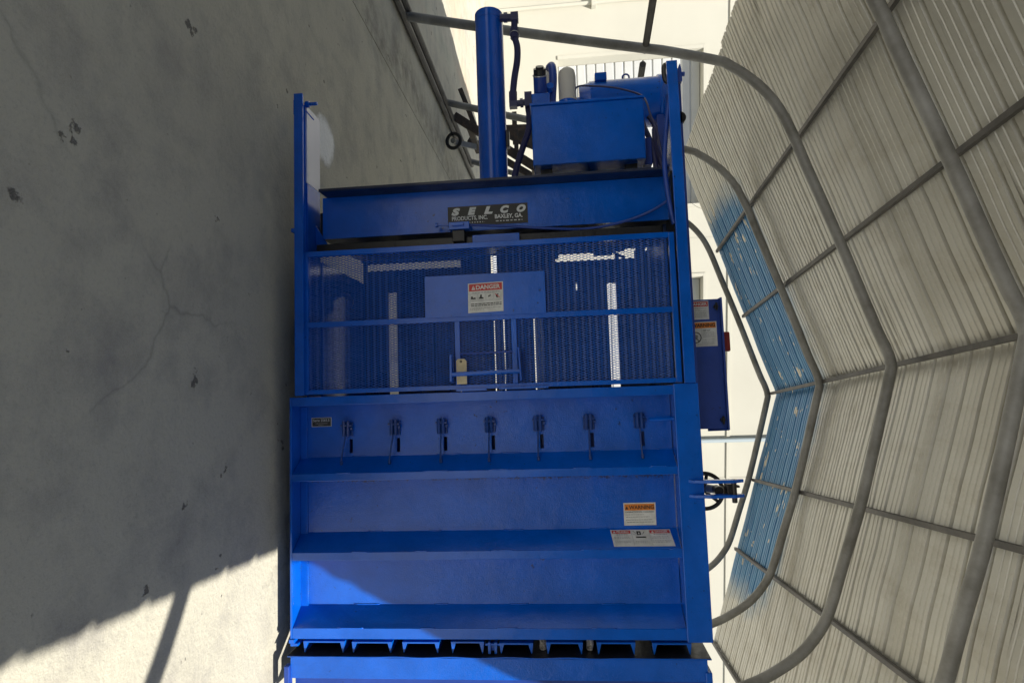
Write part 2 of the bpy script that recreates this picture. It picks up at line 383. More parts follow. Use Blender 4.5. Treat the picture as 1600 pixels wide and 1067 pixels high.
# unseen bank, added to cut the fill light from the open side
m = MB(); nx, ny = 70, 8; vs = []
for i in range(nx + 1):
    v = -45 + 50.5 * i / nx; e = min(1, (5.5 - v) / 4)
    for j in range(ny + 1):
        t = j / ny; h = (4.2 + .6 * math.sin(v * .5)) * min(1, t * 2.4) * e + 5 * t * t * e
        vs.append((GU - .03 + max(0, h + (rh.uniform(-.25, .25) if 0 < j and 0 < i < nx else 0)), v + rh.uniform(-.2, .2), -6.0 - 22 * t * t - 3 * t + rh.uniform(-.15, .15)))
m.add(vs, [(i * (ny + 1) + j, (i + 1) * (ny + 1) + j, (i + 1) * (ny + 1) + j + 1, i * (ny + 1) + j + 1) for i in range(nx) for j in range(ny)])
tag(m.build('added_fill_blocker', HILLM, None, org=(GU, -20, -8), smooth=True), None, kind='structure')

# ------------------------------------------------------------------ the shed: bent tube hoops, purlins and ribbed sheets
PROF = [(-1.07, 3.84), (-.61, 3.70), (0, 3.52), (1.0, 3.24), (2.04, 2.96), (2.22, 2.88), (2.38, 2.76), (2.52, 2.62), (2.65, 2.43), (2.76, 2.17), (2.87, 1.83), (3.09, 1.17), (3.36, .30),
        (3.44, .08), (3.47, -.06), (3.44, -.22), (3.13, -1.27), (2.94, -1.80), (2.77, -2.26), (2.65, -2.46), (2.49, -2.63), (2.28, -2.77), (2.05, -2.88), (1.7, -2.98), (0, -3.36), (-1.07, -3.62)]
PS = [Vector((p.x, p.y)) for p in smoothpath([(a, b, 0) for a, b in PROF], 4)]
NP = len(PS) - 1
def place(v, u, w):                                # the shed stands slightly askew to the machine
    k = min(1, max(0, (u - GU) / 2.6)); d = v - 4.46
    return Vector((u + .037 * d * k, v, w - .09 * d * k))
shed = thing('tube_shed', 'open shed of bent grey tubes roofed with ribbed weathered sheet metal', 'shed', (GU, 2, 0))
for v in (-4.1, -2.45, -.6, .98, 2.56, 4.46, 6.45):
    sc = .085 if v < 3 else 0
    hp = [place(v, p.x - sc * max(0, p.x + .2) / 2.5, p.y - sc * (1 if p.y > 0 else -1) * min(1, abs(p.y) / 2)) for p in PS]
    if v == 2.56:                                  # the nearest hoop in the picture stops short at its lower end
        k = min(range(NP // 2, NP), key=lambda i: (hp[i].x - 1.66) ** 2 + (hp[i].z + 2.51) ** 2)
        hp = hp[:k + 1]
    MB().tube(hp, .045, 14).build('hoop', GALV, shed, smooth='auto')
def roof_u(w): return min(3.578 - .318 * w, 3.623 + .317 * w)
VN, VF = -4.4, 6.43
def runner(name, u, w, va, vb, wd, th, mat, tube=False, hold=False):
    n = 10; pts = []
    for k in range(n + 1):
        v = va + (vb - va) * k / n; pts.append(Vector((u, v, w)) if hold else place(v, u, w))
    b = MB()
    if tube: b.tube(pts, wd, 10)
    else:
        for p, q in zip(pts[:-1], pts[1:]): b.beam(p, q, wd, th, (1, 0, 0))
    return b.build(name, mat, shed, smooth='auto' if tube else False)
for w in (2.23, 1.17, -.05, -1.36, -2.39): runner('purlin', roof_u(w) - .032 - (.05 if abs(w) < .5 else 0), w, VN, VF, .042, .036, DARKTUBE)
runner('base_rail', GU + .036, 3.72, -3, 8.2, .035, 0, DARKTUBE, True, True)
runner('base_rail', GU + .075, 3.80, -3, 6.6, .034, 0, DARKTUBE, True, True)
runner('base_rail', GU + .036, -3.62, -3, 6.6, .035, 0, DARKTUBE, True, True)
runner('girt', 1.36, 3.06, -3, 2.62, .034, 0, DARKTUBE, True)
runner('girt', 1.36, 3.06, 2.82, 4.4, .034, 0, DARKTUBE, True)
WL = -3.77
runner('eave_strip', roof_u(WL) - .03, WL + .03, 1.35, VF, .05, .03, DARKTUBE)
def ribprof(w):
    out = []; x = 0
    while x < w - .03:
        out += [(x, 0), (x + .05, 0), (x + .055, .008), (x + .066, .008), (x + .071, 0), (x + .115, 0), (x + .120, .008), (x + .131, .008), (x + .136, 0), (x + .172, 0), (x + .186, .034), (x + .204, .034), (x + .218, 0)]
        x += .2288
    out.append((w, 0)); return out
SW = .9152
def sheet(v1, seed):
    rp = ribprof(SW + .028); r_ = random.Random(seed); vs, fs, at = [], [], []
    wl = (WL if v1 > 1.7 else -2.88) + r_.uniform(-.015, .015); wu = 3.78 + r_.uniform(-.02, .03)
    path = [wu + (.02 - wu) * i / 12 for i in range(13)] + [-.07] + [-.16 + (wl + .16) * i / 12 for i in range(13)]
    sag = [r_.uniform(-.006, .006) for _ in path]
    for x, h in rp:
        v = v1 - x
        for j, w in enumerate(path):
            p = place(v, roof_u(w) + h + sag[j] + .003 * x / SW, w); vs.append(p)
            f1 = min(1, max(0, (v - 4.15) / 1.1)); f2 = min(1, max(0, (3.3 - abs(w + .1)) / 1.0))
            at.append(f1 * f2)
    n = len(path)
    for i in range(len(rp) - 1):
        for j in range(n - 1): fs.append((i * n + j, (i + 1) * n + j, (i + 1) * n + j + 1, i * n + j + 1))
    o = MB().add(vs, fs).build('roof_sheet', SHEET, shed)
    A = o.data.attributes.new('bluepaint', 'FLOAT', 'POINT'); A.data.foreach_set('value', at)
    sm = o.modifiers.new('gauge', 'SOLIDIFY'); sm.thickness = .0015
k = 0
while VF - k * SW > VN + .2: sheet(VF - k * SW, 20 + k); k += 1

# ------------------------------------------------------------------ the dock building at the far side of the yard
bld = thing('dock_building', 'cream dock building across the yard with ribbed white dock doors', 'building', (GU, 11.5, 4))
def skew(mb):
    mb.v = [(u, 10.25 + (7.7 - w) * .25 + v, w) for u, v, w in mb.v]; return mb
DO = [(7.7, 4.3), (2.58, -.82), (-4.3, -7.7)]
skew(MB().holed(GU, 9.5, -22, 26, 0, .35, [(.57, 3.95, b, a) for a, b in DO])).build('wall', CREAM, bld)
sk = MB().box(GU, 9.5, 6, 6.3, -22, 26); skew(sk)
sk.build('rear_wall', CREAM, bld)
for a, b in DO:
    d = skew(MB().box(.56, 3.97, .30, .33, b - .02, a + .02)).build('dock_door', DOORW, bld)
    first = None; n = 15; st = (3.95 - .57) / n
    for k in range(n):
        m = MB().prism([(.57 + k * st + .008, .30), (.57 + k * st + .03, .265), (.57 + (k + 1) * st - .03, .265), (.57 + (k + 1) * st - .008, .30)], 2, b + .01, a - .01)
        skew(m).build('door_slat', DOORW, d)
    skew(MB().box(3.955, 4.03, -.03, .2, b - .08, a + .08).box(.57, 3.953, -.03, -.003, a + .003, a + .08).box(.57, 3.953, -.03, -.003, b - .08, b - .003)).build('door_frame', CREAM, d)
def dpipe(w, r, m, name):
    skew(MB().tube([(GU, -r - .03, w), (9.4, -r - .03, w)], r, 10)).build(name, m, bld, smooth='auto')
dpipe(-1.55, .055, PIPEB, 'downpipe'); dpipe(8.82, .04, CREAM, 'downpipe')
for w in (10.6, 3.45, -2.6): skew(MB().box(GU, 9.4, -.012, -.002, w, w + .05)).build('joint_cover', CREAM, bld)
skew(MB().box(4.55, 4.63, -.03, -.002, -21, 25)).build('drip_edge', CREAM, bld)
for u in (1.4, 4.3):
    skew(MB().box(u, u + .1, -.16, -.002, 8.72, 8.92)).build('pipe_bracket', CREAM, bld)

# ------------------------------------------------------------------ steel frame with a wheel, by the shed's side rail
fr = thing('steel_frame', 'dark rusty steel frame on a small black wheel behind the blue cylinder', 'steel frame', (GU, 5, 3.6))
MB().beam((-1.0, 4.9, 3.85), (.35, 4.9, 2.86), .115, .06).build('side_rail', RUST, fr, bevel=.006)
MB().beam((-.95, 5.9, 3.95), (.30, 5.9, 3.10), .10, .06).build('side_rail', RUST, fr, bevel=.006)
MB().beam((-.97, 5.3, 4.46), (-.72, 5.3, 3.74), .07, .04).build('drawbar', RUST, fr, bevel=.005)
MB().prism([(-.30, 3.80), (.20, 3.78), (.22, 3.36), (-.09, 3.50), (-.30, 3.63)], 1, 5.18, 5.24).build('side_plate', RUST, fr, bevel=.004)
MB().box(-.21, -.14, 5.26, 5.32, 3.55, 4.03).build('upright', RUST, fr, bevel=.004)
MB().box(-.17, -.11, 4.95, 5.01, 3.2, 3.62).build('upright', RUST, fr, bevel=.004)
for u, w in ((-.8, 3.72), (.1, 3.08)): MB().box(u - .04, u + .04, 4.94, 5.87, w - .03, w + .03).build('cross_member', RUST, fr)
wl = MB().ring((GU + .125, 4.62, 3.36), (.25, 1, .1), .098, .024, 28, 10).build('wheel', RUBBER, fr, smooth=True)
MB().cyl((GU + .125 - .008, 4.60, 3.357), (GU + .125 + .008, 4.64, 3.363), .036, 20).build('rim', GALV, wl, smooth='auto')
MB().beam((GU + .13, 4.66, 3.36), (GU + .40, 4.86, 3.36), .075, .02).build('fork', GALV, fr)
# loose tie wire hanging by the far hoop
tag(MB().tube(smoothpath([(2.68, 7.0, 3.06), (2.75, 6.7, 2.86), (2.9, 6.5, 2.76), (3.0, 6.3, 2.86), (3.1, 6.2, 2.80), (2.98, 6.1, 2.70), (2.87, 6.2, 2.78), (2.99, 6.05, 2.82), (3.04, 5.9, 2.63)], 6), .003, 5).build('tie_wire', DARKTUBE, None, org=(2.7, 6.5, 2.8)), 'thin loose wire dangling between two bent tubes under the blue sheet', 'wire')

# ================================================================== THE BALER
bal = thing('baler', 'tall blue steel baler with mesh gate, ribbed door and hydraulic cylinder', 'baler', (GU, .45, 0.1))
# ---- frame: guide posts
def post(u0, u1, name='guide_post', wt=1.57):
    return MB().box(u0, u1, -.022, -.008, .008, wt).build(name, BLUE, bal, bevel=.002)
pl = post(-.962, -.915)
MB().box(-.962, -.935, .05, .22, .006, 1.545).build('post_channel', BLUE, pl, bevel=.003)
MB().box(-.935, -.926, .055, .215, .0, 1.12).build('post_liner', BLUE_CYL, pl, bevel=.002)
MB().box(-.935, -.926, .055, .215, 1.1215, 1.54).build('glare_strip', PALE, pl, bevel=.002)['label'] = 'pale glare on the upper inner side of the post'  # glare on the upper liner face, done as a pale piece
MB().box(-.962, -.945, -.008, .05, .01, 1.53).build('post_web', BLUE, pl)
MB().cyl((-.93, .04, 1.54), (-.862, .04, 1.54), .009, 12).cyl((-.925, .04, 1.54), (-.905, .04, 1.54), .017, 6).build('bolt', BLUE, pl)
MB().beam((-.925, .045, 1.505), (-.885, .045, 1.455), .006, .006).build('split_pin', BLUE, pl)
MB().box(-.985, -.962, .02, .05, 1.48, 1.56).build('stop_lug', BLUE, pl, bevel=.003)
MB().box(-.99, -.962, .0, .03, .845, .865).build('stop_lug', BLUE, pl, bevel=.003)
MB().prism([(-.926, .79), (-.845, .79), (-.926, .92)], 1, .15, .162).build('gusset', BLUE, bal, bevel=.002)
pr = post(.938, .99, wt=1.585)
MB().box(.955, .992, -.006, .20, .0, 1.57).build('post_channel', BLUE, pr, bevel=.003)
MB().box(.936, .954, .028, .204, .0, 1.05).build('post_web', BLACK, pr)  # black fill carries the dark of the gap beside the gate
MB().box(.992, 1.012, .03, .2, .0, 1.50).build('post_liner', BLUE_DULL, pr, bevel=.002)
MB().cyl((1.0, .03, 1.318), (1.0, .06, 1.318), .03, 24).build('roller', BLACK, pr, smooth='auto')
MB().tube(smoothpath([(.962, .05, 1.515), (.945, .05, 1.52), (.938, .05, 1.56), (.942, .05, 1.60), (.962, .05, 1.605)], 5), .012, 8).build('lifting_eye', BLACK, pr, smooth='auto')
MB().prism([(.995, 1.48), (1.015, 1.49), (1.014, 1.55), (1.006, 1.58), (.995, 1.55)], 1, .0, .03).cyl((1.0, .015, 1.53), (1.03, .015, 1.53), .011, 10).build('stop_lug', BLUE_DULL, pr)

# ---- top beam
tb = MB().box(-.872, .945, .12, .132, .832, 1.056).build('top_beam', BLUE, bal, bevel=.002)
MB().box(-.85, .93, .018, .42, 1.056, 1.070).build('flange', SHADEBLUE, tb, bevel=.002)
MB().box(-.872, .945, .70, .712, .832, 1.056).build('rear_web', BLUE, tb, bevel=.002)
MB().box(-.85, .93, .422, .80, 1.056, 1.070).build('flange', BLUE, tb, bevel=.002)
MB().box(-.87, .94, .134, .70, .838, .846).build('flange', BLACK, tb)
D = Decal((-.194, .1195, .858), (.418, 0, .0), (0, 0, .105), .002)
D.sheet(5)
for i, c in enumerate('SELCO'): D.text(c, .045 + i * .205, .045 + i * .205 + .112, .54, .93, 6, .075, .25)
D.text('PRODUCTS, INC.', .05, .50, .25, .50, 6, .03)
D.text('BAXLEY, GA.', .59, .935, .25, .50, 6, .03)
D.print_line(.27, .46, .14, .05, 6, rnd); D.print_line(.60, .93, .14, .05, 6, rnd)
D.build('nameplate', tb, DM)['label'] = 'black nameplate with slanted silver lettering'
# gate latch below the plate and its pull rod
MB().box(-.178, -.072, .045, .10, .824, .862).build('gate_latch', BLUE, bal, bevel=.003)
MB().tube([(-.244, .07, .857), (-.18, .07, .853)], .005, 8).cyl((-.25, .07, .857), (-.238, .07, .857), .012, 10).box(-.16, -.10, .03, .045, .84, .852).build('latch_pin', BLUE, bal)
MB().box(-.163, -.10, .06, .12, .765, .824).build('latch_bracket', BLACK, bal, bevel=.003)
MB().tube(smoothpath([(-.072, .07, .848), (.1, .08, .836), (.34, .09, .812), (.5, .11, .806), (.63, .105, .815), (.76, .1, .842), (.855, .09, .876), (.93, .06, .915)], 5), .007, 8).build('latch_cable', BLUE_DULL, bal, smooth='auto')
MB().box(-.06, .18, .06, .07, .752, .792).build('gate_lug', BLUE, bal, bevel=.002)

# ---- ram platen and chamber
MB().box(-.905, .905, .16, .69, .850, .99).build('platen', BLACK, bal, bevel=.006)
MB().box(-.9, .9, .1, .16, .745, .80).build('wear_bar', BLACK, bal, bevel=.006)
MB().cyl((.024, .42, .812), (.024, .42, 1.06), .055, 24).build('piston_rod', STEEL, bal, smooth='auto')
ch = MB().box(-.932, -.92, .225, .90, -1.17, .73).build('chamber_wall', BLUE_CYL, bal)
MB().box(.92, .953, .206, .90, -1.17, .834).build('chamber_wall', INNER, bal)
holes = [(-.76, -.703, -1.1, .665), (-.290, -.283, -1.1, .52), (-.062, -.055, -1.1, .60), (.0, .008, -1.1, .62), (.197, .205, -1.1, .56),
         (.678, .734, -1.1, .66), (.478, .488, .61, .67), (.354, .86, .815, .862), (-.90, -.27, .815, .862), (-.07, -.03, .70, .93), (.80, .87, .86, .885)]
MB().holed(-.93, .93, -1.17, 1.05, .90, .912, holes).build('rear_wall', INNER, bal)
MB().box(.206, .25, .885, .90, -1.1, .56).box(-.04, -.02, .88, .90, -1.1, .58).build('tie_guide', GREYF, bal)
MB().box(.60, .72, .885, .899, .838, .87).box(.735, .76, .88, .899, .80, .848).box(.30, .375, .88, .899, .83, .87).build('gap_plate', INNER, bal)
MB().beam((.72, .89, .86), (.80, .89, .815), .016, .01).build('gap_stay', INNER, bal)
for u in (-.50, -.40, .40, .45): MB().box(u, u + .045, .87, .90, -1.1, .62).build('rear_rib', INNER, bal, bevel=.003)
MB().tube(smoothpath([(-.915, .5, .60), (-.88, .5, .585), (-.86, .49, .55), (-.87, .48, .51), (-.85, .47, .49)], 5), .014, 8).build('gate_hook', BLUE_DULL, bal, smooth='auto')

# ---- sliding mesh gate
gt = MB().box(-.924, -.899, -.002, .024, .012, .736).build('gate', BLUE, bal, bevel=.002)
MB().box(.905, .932, -.002, .024, .012, .736).build('gate_stile', BLUE, gt, bevel=.002)
MB().box(-.899, .905, -.003, .024, .711, .737).build('gate_rail', BLUE, gt, bevel=.002)
MB().box(-.899, .905, -.004, .024, .347, .374).build('gate_rail', BLUE, gt, bevel=.002)
MB().box(-.899, .905, -.003, .024, .012, .034).build('gate_rail', BLUE, gt, bevel=.002)
MB().box(-.296, .302, -.0095, -.0045, .368, .577).build('sign_plate', BLUE, gt, bevel=.0015)
for u in (-.152, .128): MB().box(u, u + .026, -.005, .02, .034, .347).build('gate_bar', BLUE, gt, bevel=.002)
def lattice():
    L, H = .0330, .0118; m = MB(); a = .0017; t = .0016
    nu, nw = int(1.806 / (L / 2)), int(.68 / (H / 2))
    u0, w0, v = -.9, .033, .012
    jr = random.Random(5); J = {}
    def P(i, j):
        if (i, j) not in J: J[(i, j)] = (u0 + i * L / 2 + jr.uniform(-.0016, .0016), v + (.0016 if j % 2 else -.0016) + jr.uniform(-.0008, .0008), w0 + j * H / 2 + jr.uniform(-.0007, .0007) + .0012 * math.sin(i * .09))
        return J[(i, j)]
    for i in range(nu):
        for j in range(nw):
            if (i + j) % 2 == 0: p, q = P(i, j), P(i + 1, j + 1)
            else: p, q = P(i, j + 1), P(i + 1, j)
            m.add([(p[0], p[1], p[2] - a), (p[0], p[1], p[2] + a), (q[0], q[1], q[2] - a), (q[0], q[1], q[2] + a), (p[0], p[1] + t, p[2] + a * .3), (q[0], q[1] + t, q[2] + a * .3)],
                  [(0, 2, 3, 1), (1, 3, 5, 4), (4, 5, 2, 0)])
    return m
tag(lattice().build('expanded_mesh', MESHB, gt), None, kind='stuff')
MB().tube([(-.124, -.012, .186), (.13, -.012, .188)], .0055, 8).build('gate_rod', BLUE_DULL, gt, smooth='auto')
MB().tube([(-.162, -.05, .086), (.168, -.05, .091)], .0105, 10).build('pull_handle', BLUE, gt, smooth='auto')
MB().beam((-.166, -.026, .18), (-.166, -.034, .05), .012, .055).build('handle_lug', BLUE, gt, bevel=.002)
MB().beam((.163, -.03, .205), (.172, -.034, .045), .010, .05).build('handle_lug', BLUE_CYL, gt, bevel=.003)
MB().box(-.15, .0, -.012, -.003, .004, .016).box(.06, .3, -.012, -.003, .006, .017).build('gate_stop', BLUE, gt, bevel=.001)
D = Decal((-.080, -.0095, .384), (.174, 0, .004), (.002, 0, .146), .0015); D.sheet(0)
D.rect(.03, .97, .73, .97, 1); D.text('DANGER', .23, .92, .775, .925, 0, .03); D.poly([(.10, .775), (.21, .775), (.155, .93)], 0); D.rect(.15, .16, .80, .88, 1, 3)
D.print_line(.13, .9, .665, .022, 3, rnd)
for i in range(4):
    s = .06 + i * .225
    for a, b, c, d in ((s, s + .205, .39, .396), (s, s + .205, .634, .64), (s, s + .006, .39, .64), (s + .199, s + .205, .39, .64)): D.rect(a, b, c, d, 3)
    D.print_line(s + .02, s + .19, .41, .018, 3, rnd)
for pts in ([(.08, .46), (.22, .46), (.21, .52), (.15, .50), (.12, .57), (.09, .55)], [(.31, .46), (.45, .46), (.44, .50), (.39, .52), (.40, .60), (.35, .60), (.34, .52), (.31, .50)],
            [(.57, .50), (.66, .55), (.64, .58), (.58, .55)], [(.80, .48), (.86, .46), (.83, .54), (.88, .58), (.84, .60), (.79, .55)]): D.poly(pts, 2)
D.poly([(.76, .60), (.78, .61), (.91, .47), (.89, .46)], 1, 3)
for t in (.28, .22): D.print_line(.08, .95, t, .028, 2, rnd)
D.print_line(.05, .93, .14, .016, 3, rnd); D.print_line(.05, .45, .09, .016, 3, rnd)
D.build('danger_label', gt, DM)['label'] = 'white danger label with red heading and four pictograms'

# ---- lower door
dr = MB().box(-1.0, -.988, 0, .11, -1.165, .0).box(-.988, -.95, .092, .099, -1.10, -.05).build('lower_door', BLUE, bal, bevel=.002)
RAILS = [(-.045, .0, .10), (-.416, -.378, -.310), (-.797, -.757, -.684), (-1.165, -1.114, -1.038)]
US = [-.739, -.492, -.249, -.006, .237, .485, .730]
for i, (a, b, c) in enumerate(RAILS):
    rl = MB().box(-.988, .892, 0, .012, a, b).build('rail', BLUE, dr, bevel=.003)
    MB().box(-.988, .888, .012, .10, a, a + .01).build('rail_web', BLUE, rl)
    if i:
        MB().prism([(.002, b - .001), (.012, b - .012), (.112, c - .012), (.1, c)], 0, -.986, .886).build('ledge', BLUE, dr)
        m = MB()                                    # weld beads where the ledge meets the rail
        for k in range(5):
            x = -.72 + k * .38 + rnd.uniform(-.05, .05); L = rnd.uniform(.06, .13)
            m.tube([(x + q * L / 6, .002, b + .0005 + rnd.uniform(-.001, .001)) for q in range(7)], .0032, 6)
            m.tube([(x + .05 + q * L / 6, .099, c + .0005 + rnd.uniform(-.001, .001)) for q in range(7)], .0032, 6)
        tag(m.build('weld_bead', BLUE, dr, smooth=True), None, kind='stuff')
hl = [(u + .008, u + .026, -.292, -.222) for u in US]
MB().holed(-.988, .886, -.320, -.036, .100, .106, hl).build('face_panel', BLUE_PANEL, dr)
MB().box(-.95, .88, .150, .156, -.33, -.04).build('backing_plate', BLUE_DULL, dr)
for a, b in ((-.695, -.405), (-1.05, -.786)): MB().box(-.988, .886, .100, .106, a, b).build('face_panel', BLUE_PANEL, dr)
m = MB()
for a, b in ((-.10, -.29), (-.46, -.62), (-.83, -.9)):
    m.tube([(-.986, .099, a + (b - a) * q / 9 + rnd.uniform(-.002, .002)) for q in range(10) if q not in (4, 5, 6)], .004, 6)
tag(m.build('weld_bead', BLUE, dr, smooth=True), None, kind='stuff')
rc = MB().box(.887, 1.001, -.012, .0, -1.17, .006).build('door_column', BLUE, dr, bevel=.003)
MB().box(.889, .900, .0, .14, -1.168, .002).build('column_side', BLUE, dr); MB().box(.985, .999, .0, .2, -1.168, .002).build('column_side', BLUE, dr)
for k, u in enumerate(US):
    lt = MB().box(u - .024, u + .030, .088, .100, -.205, -.135).build('tie_latch', LATCH, dr, bevel=.003)
    tl = rnd.uniform(-.010, .006) if k > 1 else -.016
    m = MB()
    for du in (-.009, .012): m.cyl((u + du, .072, -.205), (u + du, .072, -.128), .0088, 10)
    m.build('knuckle', LATCH, lt, smooth='auto')
    MB().cyl((u - .026, .072, -.15), (u + .032, .072, -.15), .0055, 8).cyl((u + .026, .072, -.165), (u + .036, .072, -.165), .009, 8).build('hinge_pin', LATCH, lt, smooth='auto')
    MB().tube([(u + .002, .066, -.20), (u + tl * .5, .058, -.26), (u + tl, .050, -.325)], .0045, 8).cyl((u + tl, .05, -.325), (u + tl + .002, .048, -.345), .007, 8).build('latch_rod', LATCH, lt, smooth='auto')
MB().tube([(.775, .05, -.163), (.90, .05, -.160)], .009, 10).build('stop_rod', BLUE, dr, smooth='auto')
# labels on the door
D = Decal((.638, .0995, -.671), (.153, 0, .001), (0, 0, .107), .0012); D.sheet(0)
D.rect(.03, .97, .66, .95, 4); D.text('WARNING', .17, .95, .715, .885, 2, .02); D.poly([(.05, .715), (.15, .715), (.10, .86)], 2)
D.text('OPERATIONAL HAZARD', .05, .94, .565, .625, 2, .01)
D.print_line(.06, .62, .46, .028, 3, rnd); D.print_line(.07, .80, .36, .028, 3, rnd); D.print_line(.06, .90, .23, .028, 3, rnd); D.print_line(.09, .94, .13, .028, 3, rnd)
D.build('warning_label', dr, DM)['label'] = 'white label with orange warning heading'
p0, p1 = Vector((.578, .0145, -.7475)), Vector((.568, .092, -.6905))
D = Decal(p0, (.283, 0, 0), tuple(p1 - p0), .0012); D.sheet(0)
D.rect(.02, .33, .77, .96, 1); D.text('PELIGRO', .10, .30, .80, .93, 0, .02); D.poly([(.035, .80), (.085, .80), (.06, .93)], 0)
D.rect(.65, .985, .77, .96, 1); D.text('DANGER', .74, .95, .80, .93, 0, .02); D.poly([(.675, .80), (.725, .80), (.70, .93)], 0)
D.rect(.34, .345, .06, .94, 3); D.rect(.64, .645, .06, .94, 3)
D.rect(.40, .57, .50, .58, 2, 2); D.rect(.43, .50, .68, .90, 2, 2); D.rect(.455, .475, .72, .82, 0, 3)
for a, b in (((.37, .92), (.42, .74)), ((.36, .72), (.42, .66)), ((.55, .86), (.52, .70)), ((.60, .62), (.50, .60))): D.poly([a, (a[0] + .012, a[1]), (b[0] + .006, b[1]), (b[0], b[1])], 2, 3)
for s0, s1 in ((.06, .30), (.68, .95)):
    D.print_line(s0 + .03, s1 - .03, .68, .04, 2, rnd)
    for t in (.54, .46, .30, .22): D.print_line(s0 - .02, s1, t, .035, 3, rnd)
D.print_line(.38, .60, .28, .03, 3, rnd); D.print_line(.38, .60, .20, .03, 3, rnd)
D.build('danger_label', dr, DM)['label'] = 'wide white two-language danger label on the door ledge'
D = Decal((-.929, .0995, -.154), (.105, 0, 0), (0, 0, .046), .002); D.sheet(6); D.rect(.03, .97, .05, .95, 5); D.text('Serie 2565.5', .08, .9, .55, .85, 6, .01); D.print_line(.2, .8, .3, .08, 3, rnd); D.print_line(.35, .6, .14, .08, 3, rnd)
D.build('serial_plate', dr, DM)['label'] = 'small black serial plate with silver edge'

# ---- hand wheel and screw that hold the door shut
hw = MB().ring((1.06, .24, -.540), (.08, 1, .02), .088, .0105, 36, 8).build('hand_wheel', BLACK, bal, smooth=True)
for a in (80, 200, 320):
    a = math.radians(a); MB().tube([(1.06, .24, -.54), (1.06 + .088 * math.cos(a), .24, -.54 + .088 * math.sin(a))], .0085, 8).build('spoke', BLACK, hw)
for w in (-.447, -.514): MB().prism([(.93, -.012), (.955, -.035), (1.02, -.05), (1.13, -.048), (1.175, -.03), (1.175, -.012)], 2, w - .007, w + .007).build('door_lug', BLUE, dr, bevel=.002)
MB().cyl((1.04, .09, -.500), (1.09, .03, -.500), .020, 14).build('screw', STEEL, bal, smooth='auto')
MB().cyl((1.07, .0, -.497), (1.07, .05, -.497), .021, 16).build('screw_knuckle', BLACK, bal, smooth='auto')
MB().box(1.10, 1.142, -.03, .03, -.525, -.462).box(1.125, 1.165, -.02, .01, -.520, -.510).box(1.125, 1.16, -.02, .01, -.480, -.470).cyl((1.13, -.03, -.545), (1.13, -.03, -.44), .012, 10).build('screw_yoke', BLACK, bal, bevel=.003)

# ---- control box
cb = MB().box(1.03, 1.205, .305, .47, -.232, .438).build('control_box', BLUE_DULL, bal, bevel=.004)
MB().box(1.025, 1.208, .298, .3045, -.235, .442).box(1.204, 1.214, .27, .32, -.24, .446).build('box_door', BLUE_DULL, cb, bevel=.002)
MB().beam((1.125, .36, -.246), (1.212, .285, -.238), .006, .012, (0, 0, 1)).build('door_stay', BLUE_DULL, cb)
MB().box(1.206, 1.262, .335, .375, .165, .27).build('disconnect_handle', REDKNOB, cb, bevel=.008)
for w in (.40, -.19): MB().cyl((1.185, .298, w), (1.185, .28, w), .012, 12).box(1.18, 1.19, .272, .28, w - .02, w + .02).build('box_latch', BLACK, cb)
D = Decal((1.033, .298, .336), (.117, 0, 0), (0, 0, .098), .001); D.sheet(0); D.rect(.03, .97, .70, .96, 1); D.text('DANGER', .20, .93, .75, .91, 0, .03); D.poly([(.05, .75), (.17, .75), (.11, .91)], 0)
for t in (.58, .46, .34, .24, .14): D.print_line(.08, .9, t, .03, 3, rnd)
D.build('danger_label', cb, DM)
D = Decal((1.033, .298, .193), (.152, 0, .001), (0, 0, .130), .001); D.sheet(0); D.rect(.03, .97, .74, .97, 4); D.text('WARNING', .16, .95, .785, .93, 2, .03); D.poly([(.05, .785), (.14, .785), (.095, .92)], 2)
for i in range(20):
    a, b = math.tau * i / 20, math.tau * (i + 1) / 20
    D.poly([(.27 + .20 * math.cos(a), .37 + .23 * math.sin(a)), (.27 + .20 * math.cos(b), .37 + .23 * math.sin(b)), (.27 + .17 * math.cos(b), .37 + .195 * math.sin(b)), (.27 + .17 * math.cos(a), .37 + .195 * math.sin(a))], 2)
D.poly([(.13, .53), (.15, .55), (.41, .21), (.39, .19)], 2); D.poly([(.2, .3), (.33, .28), (.36, .45), (.25, .5)], 3); D.rect(.49, .495, .06, .72, 3)
D.text('KEEP OUT', .53, .78, .62, .68, 2, .01)
for t in (.54, .46, .38, .26, .18, .10): D.print_line(.53, .9, t, .025, 3, rnd)
D.print_line(.1, .45, .07, .03, 3, rnd)
D.build('warning_label', cb, DM)

# ---- base: floor channels over the base beam
for a, b in ((-.936, -.729), (-.694, -.495), (-.446, -.266), (-.21, -.051), (.021, .181), (.241, .413), (.475, .654), (.729, .907)):
    t, h0, h1 = .007, -1.229, -1.176 - rnd.uniform(0, .006); lw = .030
    MB().prism([(a, h1), (b, h1), (b - .006, h0), (b - .010, h0), (b - lw * .75, h1 - t), (a + lw * .75, h1 - t), (a + .010, h0), (a + .006, h0)], 1, .004, .9).build('floor_channel', BLUE, bal, bevel=.001)
MB().box(-.032, -.020, .0, .05, -1.229, -1.178).box(-.002, .010, .0, .05, -1.229, -1.178).box(-.020, -.002, .02, .05, -1.222, -1.19).cyl((-.045, .01, -1.19), (.022, .01, -1.19), .006, 8).build('channel_clip', BLUE, bal, bevel=.001)
for u in (.222, .444): MB().tube([(u, .06, -1.228), (u + .004, .055, -1.2), (u - .002, .06, -1.165)], .017, 10).build('gap_stub', LIGHTGREY, bal, smooth='auto')  # pale stubs stand in for the bright view through the gaps
MB().box(.30, .62, .5, .56, -1.176, -1.166).build('chamber_strip', LIGHTGREY, bal)
m = MB(); n = 60; vs = []; lip = []
